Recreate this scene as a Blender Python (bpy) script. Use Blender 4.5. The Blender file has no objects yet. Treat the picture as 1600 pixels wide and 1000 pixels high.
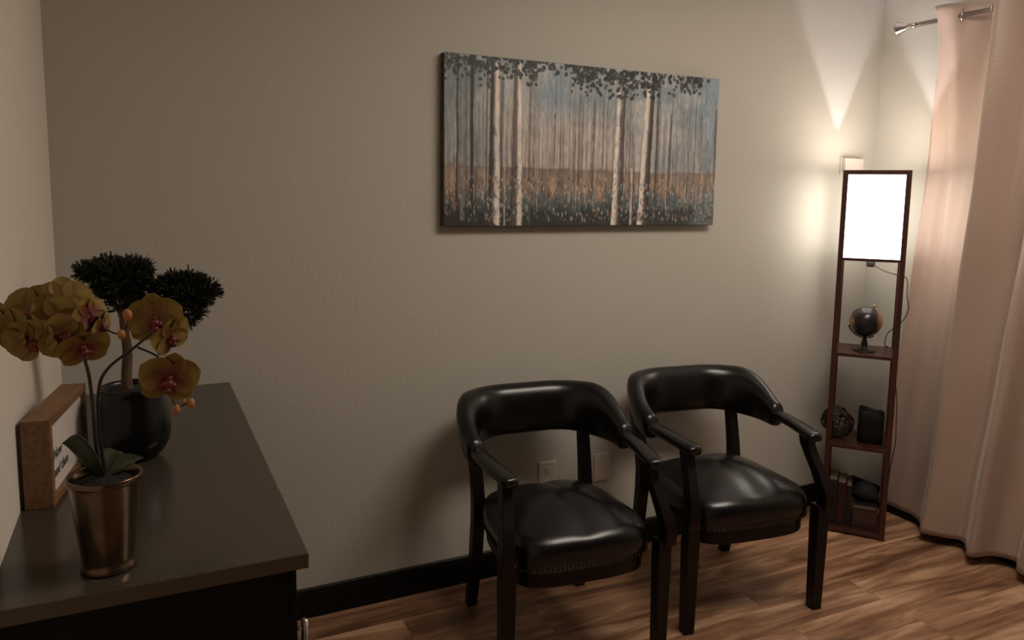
import bpy, bmesh, math, random
import numpy as np
from mathutils import Vector, Matrix, Euler
from math import sin, cos, pi, radians

random.seed(7)
rng = np.random.default_rng(5)
scene = bpy.context.scene
COL = scene.collection

# ------------------------------------------------------------------ camera
cam_data = bpy.data.cameras.new('camera')
cam = bpy.data.objects.new('camera', cam_data)
COL.objects.link(cam)
cam_data.sensor_width = 36.0
cam_data.lens = 1193.15 / 1600 * 36
cam_data.shift_y = -(500 - 447.13) / 1600
cam_data.clip_start = 0.02
Fv = Vector((0.43377702, 0.8929655, -0.1202086))
Rv = Vector((0.90016683, -0.4352974, 0.01469214))
Uv = Vector((0.03920691, 0.11458091, 0.99263993))
m = Matrix.Identity(4)
for r_ in range(3):
    m[r_][0] = Rv[r_]; m[r_][1] = Uv[r_]; m[r_][2] = -Fv[r_]
m.translation = Vector((0, -2.5775675, 1.48625))
cam.matrix_world = m
scene.camera = cam

# ------------------------------------------------------------------ view + world
scene.view_settings.view_transform = 'Standard'
scene.view_settings.look = 'None'
scene.view_settings.gamma = 1
scene.view_settings.use_curve_mapping = False
scene.view_settings.exposure = 0.06
scene.cycles.max_bounces = 8
scene.cycles.diffuse_bounces = 5
scene.cycles.sample_clamp_indirect = 4.0
scene.cycles.use_denoising = True

world = bpy.data.worlds.new('world')
scene.world = world
world.use_nodes = True
world.node_tree.nodes['Background'].inputs[0].default_value = (1.0, 0.86, 0.72, 1)
world.node_tree.nodes['Background'].inputs[1].default_value = 0.025

# room size
XL, XR, YB, ZC = -0.231, 3.175, -4.6, 2.62
SHADE_E = 3.9        # glow of the lamp shade
BULB_W = 30.0        # bulb inside the shade
FILL_E = 13.0        # added fill panel at the ceiling


# ------------------------------------------------------------------ helpers
def link(o, parent=None):
    COL.objects.link(o)
    if parent is not None:
        o.parent = parent
    return o


def tag(o, label=None, cat=None, group=None, kind=None):
    if label: o['label'] = label
    if cat: o['category'] = cat
    if group: o['group'] = group
    if kind: o['kind'] = kind
    return o


def thing(name, label, cat, loc=(0, 0, 0), rz=0.0, group=None):
    o = bpy.data.objects.new(name, None)
    o.empty_display_size = 0.05
    link(o)
    o.location = loc
    o.rotation_euler = (0, 0, rz)
    return tag(o, label, cat, group)


def obj(name, bm, mat, parent=None, smooth=False, bevel=0.0, subsurf=0, loc=None, auto=None):
    me = bpy.data.meshes.new(name)
    bmesh.ops.recalc_face_normals(bm, faces=bm.faces)
    bm.to_mesh(me); bm.free()
    me.materials.append(mat)
    if smooth:
        for p in me.polygons: p.use_smooth = True
    o = bpy.data.objects.new(name, me)
    link(o, parent)
    if loc is not None: o.location = loc
    if bevel:
        b = o.modifiers.new('bevel', 'BEVEL'); b.width = bevel; b.segments = 3; b.limit_method = 'ANGLE'
        b.angle_limit = radians(40)
        for p in me.polygons: p.use_smooth = True
        b.harden_normals = True
    if subsurf:
        s = o.modifiers.new('subdivision', 'SUBSURF'); s.levels = subsurf; s.render_levels = subsurf
    return o


def box(bm, lo, hi, M=None):
    vs = []
    for z in (lo[2], hi[2]):
        for y in (lo[1], hi[1]):
            for x in (lo[0], hi[0]):
                p = Vector((x, y, z))
                if M is not None: p = M @ p
                vs.append(bm.verts.new(p))
    for f in ((0, 1, 3, 2), (4, 6, 7, 5), (0, 4, 5, 1), (2, 3, 7, 6), (0, 2, 6, 4), (1, 5, 7, 3)):
        bm.faces.new([vs[i] for i in f])
    return bm


def loft(bm, rings, cap0=True, cap1=True, closed=True):
    R = [[bm.verts.new(p) for p in r] for r in rings]
    n = len(R[0])
    for a, b in zip(R[:-1], R[1:]):
        for i in range(n if closed else n - 1):
            j = (i + 1) % n
            bm.faces.new((a[i], a[j], b[j], b[i]))
    if cap0: bm.faces.new(R[0][::-1])
    if cap1: bm.faces.new(R[-1])
    return bm


def lathe(bm, prof, n=32, c=(0, 0), ribs=None):
    rings = []
    for r, z in prof:
        ring = []
        for i in range(n):
            a = 2 * pi * i / n
            rr = r if ribs is None else r * (1 + ribs[1] * cos(ribs[0] * a))
            ring.append((c[0] + rr * cos(a), c[1] + rr * sin(a), z))
        rings.append(ring)
    return loft(bm, rings)


def catmull(pts, k=8):
    pts = [Vector(p) for p in pts]
    P = [2 * pts[0] - pts[1]] + pts + [2 * pts[-1] - pts[-2]]
    out = []
    for i in range(1, len(P) - 2):
        for j in range(k):
            t = j / k
            a, b, c, d = P[i - 1], P[i], P[i + 1], P[i + 2]
            out.append(0.5 * ((2 * b) + (c - a) * t + (2 * a - 5 * b + 4 * c - d) * t * t + (3 * b - a - 3 * c + d) * t ** 3))
    out.append(pts[-1])
    return out


def tube(bm, pts, r, n=10, k=8, smoothpath=True):
    path = catmull(pts, k) if smoothpath and len(pts) > 2 else [Vector(p) for p in pts]
    L = len(path)
    rs = r if callable(r) else (lambda t: r)
    up = None
    rings = []
    for i, p in enumerate(path):
        d = (path[min(i + 1, L - 1)] - path[max(i - 1, 0)]).normalized()
        if up is None:
            up = d.orthogonal().normalized()
        up = (up - d * up.dot(d)).normalized()
        s = d.cross(up)
        rr = rs(i / (L - 1))
        rings.append([p + rr * (cos(2 * pi * q / n) * up + sin(2 * pi * q / n) * s) for q in range(n)])
    return loft(bm, rings)


def torus(bm, c, R, r, M=None, n=36, k=8):
    V = []
    for i in range(n):
        a = 2 * pi * i / n
        ring = []
        for j in range(k):
            b = 2 * pi * j / k
            p = Vector(((R + r * cos(b)) * cos(a), (R + r * cos(b)) * sin(a), r * sin(b)))
            if M is not None: p = M @ p
            ring.append(bm.verts.new(Vector(c) + p))
        V.append(ring)
    for i in range(n):
        for j in range(k):
            bm.faces.new((V[i][j], V[(i + 1) % n][j], V[(i + 1) % n][(j + 1) % k], V[i][(j + 1) % k]))
    return bm


def sphere(bm, c, r, n=20, sc=(1, 1, 1), M=None):
    t = bmesh.ops.create_uvsphere(bm, u_segments=n, v_segments=max(6, n // 2 + 2), radius=r)
    for v in t['verts']:
        p = Vector((v.co.x * sc[0], v.co.y * sc[1], v.co.z * sc[2]))
        if M is not None: p = M @ p
        v.co = p + Vector(c)
    return bm


# ------------------------------------------------------------------ materials
def mat(name, color, rough=0.5, metal=0.0, **kw):
    mt = bpy.data.materials.new(name); mt.use_nodes = True
    b = mt.node_tree.nodes['Principled BSDF']
    b.inputs['Base Color'].default_value = (*color, 1)
    b.inputs['Roughness'].default_value = rough
    b.inputs['Metallic'].default_value = metal
    for k, v in kw.items():
        b.inputs[k.replace('_', ' ')].default_value = v
    return mt


def nodes(mt):
    return mt.node_tree.nodes, mt.node_tree.links, mt.node_tree.nodes['Principled BSDF']


def add_bump(mt, scale, strength, dist=0.001, detail=3, stretch=None, src='NOISE'):
    N, L, b = nodes(mt)
    tc = N.new('ShaderNodeTexCoord'); mp = N.new('ShaderNodeMapping')
    L.new(tc.outputs['Object'], mp.inputs['Vector'])
    if stretch: mp.inputs['Scale'].default_value = stretch
    t = N.new('ShaderNodeTexNoise'); t.inputs['Scale'].default_value = scale; t.inputs['Detail'].default_value = detail
    L.new(mp.outputs['Vector'], t.inputs['Vector'])
    bu = N.new('ShaderNodeBump'); bu.inputs['Strength'].default_value = strength; bu.inputs['Distance'].default_value = dist
    L.new(t.outputs['Fac'], bu.inputs['Height'])
    L.new(bu.outputs['Normal'], b.inputs['Normal'])
    return mt


def noise_color(mt, c1, c2, scale, stretch=(1, 1, 1), detail=4, lo=0.3, hi=0.7):
    N, L, b = nodes(mt)
    tc = N.new('ShaderNodeTexCoord'); mp = N.new('ShaderNodeMapping')
    mp.inputs['Scale'].default_value = stretch
    L.new(tc.outputs['Object'], mp.inputs['Vector'])
    t = N.new('ShaderNodeTexNoise'); t.inputs['Scale'].default_value = scale; t.inputs['Detail'].default_value = detail
    L.new(mp.outputs['Vector'], t.inputs['Vector'])
    cr = N.new('ShaderNodeValToRGB')
    cr.color_ramp.elements[0].position = lo; cr.color_ramp.elements[0].color = (*c1, 1)
    cr.color_ramp.elements[1].position = hi; cr.color_ramp.elements[1].color = (*c2, 1)
    L.new(t.outputs['Fac'], cr.inputs['Fac'])
    L.new(cr.outputs['Color'], b.inputs['Base Color'])
    return mt


def attr_color(mt, name='col'):
    N, L, b = nodes(mt)
    a = N.new('ShaderNodeAttribute'); a.attribute_name = name
    L.new(a.outputs['Color'], b.inputs['Base Color'])
    return mt


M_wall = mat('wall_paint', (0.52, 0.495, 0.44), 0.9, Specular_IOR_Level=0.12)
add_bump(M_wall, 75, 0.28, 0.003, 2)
M_wall_l = mat('wall_paint_lit', (0.76, 0.69, 0.61), 0.9, Specular_IOR_Level=0.12)  # wall paint lightened, the brighter light on the left wall put into its colour
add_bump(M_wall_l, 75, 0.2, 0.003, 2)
M_ceil = mat('ceiling_paint', (0.75, 0.73, 0.69), 0.9)
M_base = mat('baseboard_black', (0.004, 0.0035, 0.003), 0.5, Specular_IOR_Level=0.25)
M_leather = mat('black_vinyl', (0.003, 0.0025, 0.0025), 0.28, Specular_IOR_Level=0.5)
add_bump(M_leather, 260, 0.12, 0.0006, 2)
M_wood_dark = mat('mahogany_black', (0.006, 0.0022, 0.0018), 0.38, Specular_IOR_Level=0.3)
M_nail = mat('nail_bronze', (0.035, 0.022, 0.015), 0.4, 0.8)
M_lampwood = noise_color(mat('lamp_wood', (0.12, 0.03, 0.02), 0.38), (0.032, 0.009, 0.006), (0.070, 0.019, 0.012), 6, (6, 6, 0.6))
M_cord = mat('cord_brown', (0.03, 0.02, 0.018), 0.5)
M_white_pl = mat('white_plastic', (0.62, 0.56, 0.50), 0.35)
M_slot = mat('slot_dark', (0.03, 0.03, 0.03), 0.6)
M_chrome = mat('brushed_nickel', (0.62, 0.58, 0.54), 0.22, 1.0)
M_counter = noise_color(mat('counter_laminate', (0.1, 0.09, 0.08), 0.21), (0.052, 0.041, 0.031), (0.058, 0.047, 0.036), 60, (1, 1, 1))
M_edge = mat('counter_edge', (0.085, 0.055, 0.033), 0.45)
M_cab = mat('cabinet_black', (0.003, 0.003, 0.003), 0.6, Specular_IOR_Level=0.2)
M_signwood = noise_color(mat('sign_wood', (0.3, 0.17, 0.08), 0.55), (0.16, 0.075, 0.030), (0.26, 0.135, 0.060), 9, (10, 1, 10))
M_paper = mat('sign_white', (0.72, 0.64, 0.60), 0.6)
M_ink = mat('ink', (0.10, 0.09, 0.085), 0.6)
M_potbrass = noise_color(mat('pot_antique_brass', (0.4, 0.25, 0.14), 0.25, 0.9), (0.10, 0.066, 0.040), (0.18, 0.128, 0.082), 14)
M_soil = mat('soil', (0.012, 0.010, 0.008), 0.9); add_bump(M_soil, 120, 1.0, 0.01)
M_stem = mat('stem_dark', (0.022, 0.013, 0.008), 0.5)
M_leaf = mat('orchid_leaf', (0.022, 0.034, 0.010), 0.4)
M_petal = attr_color(mat('petal', (0.4, 0.3, 0.05), 0.55, Subsurface_Weight=0.0))
M_lip = mat('petal_lip', (0.15, 0.016, 0.014), 0.5)
M_bud = mat('bud', (0.42, 0.17, 0.06), 0.5)
M_blackpot = mat('black_ceramic', (0.004, 0.0045, 0.005), 0.25, Specular_IOR_Level=0.4)
M_trunk = noise_color(mat('bonsai_bark', (0.1, 0.06, 0.03), 0.8), (0.05, 0.028, 0.014), (0.13, 0.075, 0.04), 30, (1, 1, 0.4))
M_needle = noise_color(mat('needles', (0.02, 0.03, 0.01), 0.6), (0.008, 0.012, 0.005), (0.022, 0.028, 0.010), 25)
M_globe = noise_color(mat('globe_map', (0.05, 0.04, 0.04), 0.25), (0.018, 0.015, 0.018), (0.30, 0.15, 0.06), 7, (1, 1, 1), 3, 0.46, 0.52)
M_iron = mat('dark_bronze', (0.022, 0.015, 0.012), 0.4, 0.4)
M_rattan = mat('dark_rattan', (0.028, 0.015, 0.010), 0.55, Specular_IOR_Level=0.3)
M_orn = mat('charcoal_ceramic', (0.006, 0.0065, 0.007), 0.5, Specular_IOR_Level=0.25); add_bump(M_orn, 40, 0.5, 0.004)
M_bookred = mat('book_dark_red', (0.030, 0.005, 0.005), 0.5)
M_bookblack = mat('book_black', (0.010, 0.009, 0.010), 0.5)
M_bookbrown = mat('book_brown', (0.05, 0.022, 0.014), 0.5)
M_pages = mat('book_pages', (0.16, 0.12, 0.085), 0.8)
M_bag = mat('black_cloth', (0.008, 0.007, 0.007), 0.8); add_bump(M_bag, 30, 0.6, 0.01)
M_brass = mat('knob_brass', (0.45, 0.33, 0.20), 0.35, 0.8)

# curtain: satin with a fine woven grain
M_curt = mat('curtain_satin', (0.44, 0.325, 0.27), 0.36, Sheen_Weight=0.25, Sheen_Roughness=0.4)
add_bump(M_curt, 55, 0.35, 0.003, 4, (1, 1, 4.0))

# floor: vinyl planks running along X
M_floor = mat('vinyl_planks', (0.3, 0.17, 0.1), 0.36)
N, L, b = nodes(M_floor)
tc = N.new('ShaderNodeTexCoord')
br = N.new('ShaderNodeTexBrick')
br.inputs['Scale'].default_value = 1.0
br.inputs['Brick Width'].default_value = 1.22; br.inputs['Row Height'].default_value = 0.152
br.inputs['Mortar Size'].default_value = 0.0007; br.inputs['Mortar Smooth'].default_value = 0.1
br.offset = 0.37
br.inputs['Color1'].default_value = (0.0, 0.0, 0.0, 1); br.inputs['Color2'].default_value = (1, 1, 1, 1)
br.inputs['Mortar'].default_value = (0.3, 0.3, 0.3, 1)
L.new(tc.outputs['Object'], br.inputs['Vector'])
mp = N.new('ShaderNodeMapping'); mp.inputs['Scale'].default_value = (1.0, 8, 1)
vadd = N.new('ShaderNodeVectorMath'); vadd.operation = 'ADD'
vm = N.new('ShaderNodeVectorMath'); vm.operation = 'SCALE'; vm.inputs['Scale'].default_value = 7.0
L.new(br.outputs['Color'], vm.inputs[0])
L.new(tc.outputs['Object'], vadd.inputs[0]); L.new(vm.outputs[0], vadd.inputs[1])
L.new(vadd.outputs[0], mp.inputs['Vector'])
n1 = N.new('ShaderNodeTexNoise'); n1.inputs['Scale'].default_value = 1.6; n1.inputs['Detail'].default_value = 6
n1.inputs['Roughness'].default_value = 0.62; n1.inputs['Distortion'].default_value = 0.9
L.new(mp.outputs['Vector'], n1.inputs['Vector'])
cr = N.new('ShaderNodeValToRGB')
els = cr.color_ramp.elements
els[0].position = 0.34; els[0].color = (0.16, 0.074, 0.040, 1)
els[1].position = 0.68; els[1].color = (0.74, 0.47, 0.30, 1)
e = els.new(0.5); e.color = (0.39, 0.205, 0.116, 1)
L.new(n1.outputs['Fac'], cr.inputs['Fac'])
mx = N.new('ShaderNodeMixRGB'); mx.blend_type = 'MULTIPLY'; mx.inputs['Fac'].default_value = 0.22
L.new(cr.outputs['Color'], mx.inputs['Color1']); L.new(br.outputs['Color'], mx.inputs['Color2'])
mx2 = N.new('ShaderNodeMixRGB'); mx2.blend_type = 'MIX'
L.new(br.outputs['Fac'], mx2.inputs['Fac']); L.new(mx.outputs['Color'], mx2.inputs['Color1'])
mx2.inputs['Color2'].default_value = (0.12, 0.06, 0.034, 1)
L.new(mx2.outputs['Color'], b.inputs['Base Color'])

# lamp shade: glowing fabric
M_shade = bpy.data.materials.new('glowing_shade'); M_shade.use_nodes = True
b = M_shade.node_tree.nodes['Principled BSDF']
b.inputs['Base Color'].default_value = (0.85, 0.82, 0.76, 1)
b.inputs['Roughness'].default_value = 0.9
b.inputs['Emission Color'].default_value = (1.0, 0.92, 0.82, 1)
b.inputs['Emission Strength'].default_value = SHADE_E

# ------------------------------------------------------------------ room
def struct(name, bm, mt, parent=None, **k):
    o = obj(name, bm, mt, parent, **k)
    o['kind'] = 'structure'
    return o

struct('floor', box(bmesh.new(), (XL - .1, YB, -.1), (XR + .1, .1, 0)), M_floor)
struct('ceiling', box(bmesh.new(), (XL - .1, YB, ZC), (XR + .1, .1, ZC + .1)), M_ceil)
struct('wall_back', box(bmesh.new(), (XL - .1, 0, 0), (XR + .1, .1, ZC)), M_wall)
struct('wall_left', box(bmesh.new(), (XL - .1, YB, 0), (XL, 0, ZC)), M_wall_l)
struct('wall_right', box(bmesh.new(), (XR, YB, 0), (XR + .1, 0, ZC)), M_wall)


def baseboard(name, a, b2):
    bm = bmesh.new()
    a, b2 = Vector((*a, 0)), Vector((*b2, 0))
    d = (b2 - a).normalized(); nrm = Vector((d.y, -d.x, 0))
    prof = [(0, 0), (.013, 0), (.013, .088), (.009, .102), (.004, .106), (0, .106)]
    loft(bm, [[a + nrm * p + Vector((0, 0, q)) for p, q in prof], [b2 + nrm * p + Vector((0, 0, q)) for p, q in prof]])
    return struct(name, bm, M_base)

baseboard('baseboard_back', (XL, 0), (XR, 0))
baseboard('baseboard_right', (XR, -.013), (XR, YB))


# ------------------------------------------------------------------ shelf lamp in the corner
LA = radians(-51)
LW, LH = 0.262, 1.607
lamp = thing('floor_lamp', 'tall square dark wooden floor lamp with glowing white shade and open shelves in corner', 'lamp', (2.700, -0.232, 0), LA)
# local x: along the front, local y: towards the room corner
PT = 0.021
for (px, py) in ((0, 0), (LW - PT, 0), (LW - PT, LW - PT), (0, LW - PT)):
    obj('post', box(bmesh.new(), (px, py, 0), (px + PT, py + PT, LH)), M_lampwood, lamp, bevel=.0015)
for z in (.008, .393, .803):
    obj('shelf', box(bmesh.new(), (PT * .6, .004, z), (LW - PT * .6, LW - .004, z + .015)), M_lampwood, lamp, bevel=.001)
for z, h in ((1.222, .012), (LH - .019, .019)):
    bm = bmesh.new()
    box(bm, (PT, .002, z), (LW - PT, .014, z + h)); box(bm, (PT, LW - .014, z), (LW - PT, LW - .002, z + h))
    box(bm, (.002, PT, z), (.014, LW - PT, z + h)); box(bm, (LW - .014, PT, z), (LW - .002, LW - PT, z + h))
    obj('rail', bm, M_lampwood, lamp, bevel=.001)
bm = bmesh.new()
t0, t1 = .0145, LW - .0145
box(bm, (t0, t0, 1.236), (t1, t0 + .002, LH - .004)); box(bm, (t0, t1 - .002, 1.236), (t1, t1, LH - .004))
box(bm, (t0, t0 + .002, 1.236), (t0 + .002, t1 - .002, LH - .004)); box(bm, (t1 - .002, t0 + .002, 1.236), (t1, t1 - .002, LH - .004))
box(bm, (t0, t0, 1.234), (t1, t1, 1.236))  # added glowing bottom sheet, keeps bulb light from spilling downwards
obj('lamp_shade', bm, M_shade, lamp)
# cross bar + socket + bulb
bm = bmesh.new()
box(bm, (.012, LW / 2 - .015, 1.226), (LW - .012, LW / 2 + .015, 1.2336))
obj('crossbar', bm, M_lampwood, lamp)
obj('socket', lathe(bmesh.new(), [(.014, 1.190), (.018, 1.196), (.018, 1.224), (.014, 1.226)], 20, (LW / 2, LW / 2)), M_cord, lamp, smooth=True)
M_bulb = bpy.data.materials.new('bulb_glass'); M_bulb.use_nodes = True
b = M_bulb.node_tree.nodes['Principled BSDF']
b.inputs['Emission Color'].default_value = (1, .86, .72, 1); b.inputs['Emission Strength'].default_value = 4
obj('bulb', lathe(bmesh.new(), [(.004, 1.236), (.014, 1.239), (.02, 1.246), (.018, 1.254), (.008, 1.259), (.001, 1.260)], 20, (LW / 2, LW / 2)), M_bulb, lamp, smooth=True)
pl = bpy.data.lights.new('bulb_light', 'POINT'); pl.energy = BULB_W; pl.color = (1.0, 0.97, 1.06); pl.shadow_soft_size = 0.012
plo = bpy.data.objects.new('bulb_light', pl); link(plo, lamp); plo.location = (LW / 2, LW / 2, 1.272)
# cord: from the socket, over the right post, loops out and back, down the back post
bm = bmesh.new()
tube(bm, [(LW / 2, LW / 2, 1.218), (LW * .55, LW * .45, 1.20), (LW * .72, LW * .3, 1.178), (LW * .92, LW * .22, 1.165), (LW + .012, .06, 1.15),
          (LW + .016, .02, 1.08), (LW + .026, .03, 1.03), (LW + .012, .045, .98), (LW - .012, .09, .94), (LW - .045, .12, .90), (LW - .05, .16, .84),
          (LW - .03, LW + .004, .80), (LW + .012, LW - .03, .62), (LW + .014, .05, .50), (LW + .016, .04, .44), (LW + .012, .12, .35), (LW + .008, LW - .02, .2), (LW + .006, LW, .02)], .0022, 6)
obj('cord', bm, M_cord, lamp, smooth=True)

LM = Matrix.Translation((2.700, -0.232, 0)) @ Matrix.Rotation(LA, 4, 'Z')


def lp(x, y, z):
    return LM @ Vector((x, y, z))

# globe
c = lp(.128, .10, .818)
g = thing('desk_globe', 'small dark globe on black stand on upper shelf of the lamp', 'globe', c, LA)
obj('globe_base', lathe(bmesh.new(), [(.046, 0), (.047, .003), (.040, .007), (.014, .012), (.012, .02), (.0145, .032), (.009, .05), (.006, .066), (.001, .068)], 28), M_iron, g, smooth=True)
bm = bmesh.new(); sphere(bm, (0, 0, .132), .0665, 40, M=Matrix.Rotation(radians(23), 3, 'Y'))
obj('globe_ball', bm, M_globe, g, smooth=True)
bm = bmesh.new()
R_ = .0715
arc = [(R_ * sin(a), 0, .132 - R_ * cos(a)) for a in np.linspace(radians(-72), radians(30), 12)]
tube(bm, arc, .003, 8, 3)
pN = Vector((sin(radians(23)), 0, cos(radians(23))))
C0 = Vector((0, 0, .132))
tube(bm, [(-R_ * sin(radians(72)), 0, .132 - R_ * cos(radians(72))), (-.05, 0, .11)], .003, 8)
obj('meridian_arm', bm, M_iron, g, smooth=True)
bm = bmesh.new(); sphere(bm, C0 + pN * .077, .006, 12); tube(bm, [C0 + pN * .064, C0 + pN * .074], .0035, 8); obj('pole_cap', bm, M_brass, g, smooth=True)

# rattan ball
c = lp(.040, .115, .408)
bm = bmesh.new()
RB = .068
for k in range(9):
    Rm = Euler((random.uniform(0, pi), random.uniform(0, pi), random.uniform(0, pi))).to_matrix()
    Mq = Rm @ Matrix.Diagonal((1, 1, 1.0))
    torus(bm, (0, 0, RB + .004), RB * random.uniform(.97, 1.0), .0048, Mq, 40, 8)
o = obj('woven_ball', bm, M_rattan, None, smooth=True, loc=c)
tag(o, 'dark open lattice ball of woven bands at left end of lamp shelf below the globe', 'decorative ball')

# charcoal ornament with an uneven rim
c = lp(.178, .115, .408)
bm = bmesh.new()
def rsq(hx, hy, z, n=40, p=4.5, wav=0.0, tilt=0.0):
    ring = []
    for i in range(n):
        a = 2 * pi * i / n
        ca, sa = cos(a), sin(a)
        k_ = (abs(ca) ** p + abs(sa) ** p) ** (-1 / p)
        x, y = hx * ca * k_, hy * sa * k_
        ring.append((x, y, z + wav * sin(3 * a + .6) - tilt * x))
    return ring
loft(bm, [rsq(.046, .040, 0), rsq(.052, .046, .006), rsq(.054, .048, .05), rsq(.053, .047, .10), rsq(.054, .048, .138, wav=.003, tilt=.14), rsq(.050, .044, .143, wav=.003, tilt=.14),
          rsq(.046, .040, .136, wav=.003, tilt=.14), rsq(.043, .037, .08), rsq(.03, .025, .03)])
o = obj('charcoal_vase', bm, M_orn, None, smooth=True, loc=c); o.rotation_euler = (0, 0, LA)
tag(o, 'squat charcoal square vase with uneven rim beside the lattice ball on lamp shelf', 'vase')

# books and bag on the lowest shelf
def book(x0, w, y0, d, z0, h, mt, label, lying=False, spine=False):
    t = thing('book', label, 'book', lp(x0, y0, z0), LA, 'books on the bottom shelf of the lamp')
    cv, pg = bmesh.new(), bmesh.new()
    if not lying:
        box(cv, (0, 0, 0), (.0025, d, h)); box(cv, (w - .0025, 0, 0), (w, d, h)); box(cv, (.0025, 0, 0), (w - .0025, .003, h))
        box(pg, (.0025, .003, .003), (w - .0025, d - .003, h - .003))
    else:
        box(cv, (0, 0, 0), (w, d, .0025)); box(cv, (0, 0, h - .0025), (w, d, h)); box(cv, (0, 0 if spine else d - .003, .0025), (w, .003 if spine else d, h - .0025))
        box(pg, (.003, .0035, .0025), (w - .003, d - .0035, h - .0025))
    obj('cover', cv, mt, t, bevel=.0006); obj('pages', pg, M_pages, t)
    return t
book(.024, .036, .05, .15, .023, .205, M_bookblack, 'thick black upright book at left end of lowest lamp shelf')
book(.062, .034, .045, .15, .023, .198, M_bookred, 'dark red upright book on lowest lamp shelf, beside thick black one')
book(.098, .022, .05, .14, .023, .188, M_bookblack, 'slim black upright book right of the dark red book')
book(.126, .105, .035, .15, .023, .030, M_bookred, 'dark red book lying flat, lowest of the lying pile', True, True)
book(.130, .098, .04, .15, .0535, .062, M_bookbrown, 'thick brown book lying flat in middle of the lying pile', True, True)
book(.128, .096, .038, .15, .116, .022, M_bookblack, 'thin dark book with pale page edges on top of the lying pile', True)
bm = bmesh.new()
rings = []
for i in range(15):
    u = i / 14
    x = -.0 + .112 * u
    prof = .05 + .042 * sin(pi * min(1, u * 1.0)) ** .7 - .02 * u
    ring = []
    for q in range(16):
        a = 2 * pi * q / 16
        ring.append((x, .062 * cos(a) * (.55 + .45 * sin(pi * u)), max(0.0, prof * .5 + prof * .5 * sin(a) * (.6 + .4 * sin(pi * u)) + .003 * sin(7 * u + 2 * a))))
    rings.append(ring)
loft(bm, rings)
o = obj('cloth_bag', bm, M_bag, None, smooth=True, loc=lp(.122, .115, .1385)); o.rotation_euler = (0, 0, LA)
tag(o, 'slumped black cloth pouch lying on top of the flat books at lamp base', 'pouch')

# added fill light panel, unseen above the frame, brightens the far walls
M_fill = bpy.data.materials.new('fill_glow'); M_fill.use_nodes = True
b = M_fill.node_tree.nodes['Principled BSDF']
b.inputs['Base Color'].default_value = (.8, .78, .72, 1)
b.inputs['Emission Color'].default_value = (1.0, 0.88, 0.74, 1); b.inputs['Emission Strength'].default_value = FILL_E
t = thing('fill_light', 'flat rectangular white fill panel added at the ceiling above the chairs', 'added fill light', (1.85, -1.4, ZC))
bm = bmesh.new()
for lo, hi in (((-.61, -.31, -.03), (.61, -.29, -.0005)), ((-.61, .29, -.03), (.61, .31, -.0005)), ((-.61, -.29, -.03), (-.59, .29, -.0005)), ((.59, -.29, -.03), (.61, .29, -.0005))):
    box(bm, lo, hi)
obj('frame', bm, M_white_pl, t)
obj('fill_panel', box(bmesh.new(), (-.589, -.289, -.026), (.589, .289, -.018)), M_fill, t)

# thermostat on wall behind lamp
t = thing('wall_thermostat', 'small white wall box mounted just behind top of the lamp', 'thermostat', (3.005, 0, 1.64))
obj('back_plate', box(bmesh.new(), (-.066, -.008, -.04), (.066, -.0002, .04)), M_white_pl, t, bevel=.002)
obj('casing', box(bmesh.new(), (-.060, -.030, -.034), (.060, -.0082, .034)), M_white_pl, t, bevel=.004)


# ------------------------------------------------------------------ curtain, rod
def curve_pts(knots, n):
    p = catmull([(a, b_, 0) for a, b_ in knots], 10)
    idx = np.linspace(0, len(p) - 1, n)
    A = np.array([[q.x, q.y] for q in p])
    return np.stack([np.interp(idx, np.arange(len(p)), A[:, 0]), np.interp(idx, np.arange(len(p)), A[:, 1])], 1)

top = [(-.340, 3.085), (-.352, 3.040), (-.385, 3.002), (-.44, 3.010), (-.485, 3.070), (-.54, 3.105), (-.60, 3.085), (-.628, 3.02), (-.655, 2.965), (-.71, 3.005), (-.76, 3.085),
       (-.82, 3.105), (-.86, 3.06), (-.89, 3.0), (-.93, 2.975), (-.98, 3.02), (-1.04, 3.10), (-1.10, 3.105), (-1.15, 3.03), (-1.2, 2.975), (-1.27, 3.06)]
bot = [(-.19, 3.13), (-.21, 3.145), (-.25, 3.15), (-.30, 3.145), (-.35, 3.14), (-.395, 3.125), (-.43, 3.10), (-.465, 3.06), (-.505, 3.015), (-.575, 3.06), (-.62, 3.095), (-.655, 3.075), (-.69, 3.03),
       (-.722, 2.99), (-.745, 3.0), (-.775, 3.09), (-.84, 3.12), (-.885, 3.05), (-.93, 3.03), (-1.0, 3.08), (-1.08, 3.1)]
NS, NZ = 220, 90
T, B = curve_pts(top, NS), curve_pts(bot, NS)
ZT, ZB = 2.285, .045
ROD_X, ROD_Z = 3.05, 2.236
bm = bmesh.new()
V = []
for j in range(NZ):
    v = j / (NZ - 1)
    z = ZT + (ZB - ZT) * v
    row = []
    for i in range(NS):
        s = i / (NS - 1)
        w = v ** 1.15
        wx = 1 - math.exp(-(ZT - z) / (.25 + .9 * min(1, max(0, (s - .12) / .25))))
        wx = min(1, wx + .12 * v)
        y = T[i][0] * (1 - w) + B[i][0] * w
        x = T[i][1] * (1 - wx) + B[i][1] * wx
        x += .004 * sin(9 * s * 6 + 5 * v) * sin(pi * v) + .003 * sin(23 * v + 17 * s)
        x = min(x, XR - .018)
        row.append(bm.verts.new((x, y, z)))
    V.append(row)
for j in range(NZ - 1):
    for i in range(NS - 1):
        bm.faces.new((V[j][i], V[j][i + 1], V[j + 1][i + 1], V[j + 1][i]))
curt = thing('curtain', 'long taupe satin curtain panel hanging in deep folds right of the lamp', 'curtain', (0, 0, 0))
o = obj('curtain_cloth', bm, M_curt, curt, smooth=True)
sm = o.modifiers.new('thickness', 'SOLIDIFY'); sm.thickness = .0025; sm.offset = 0
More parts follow.
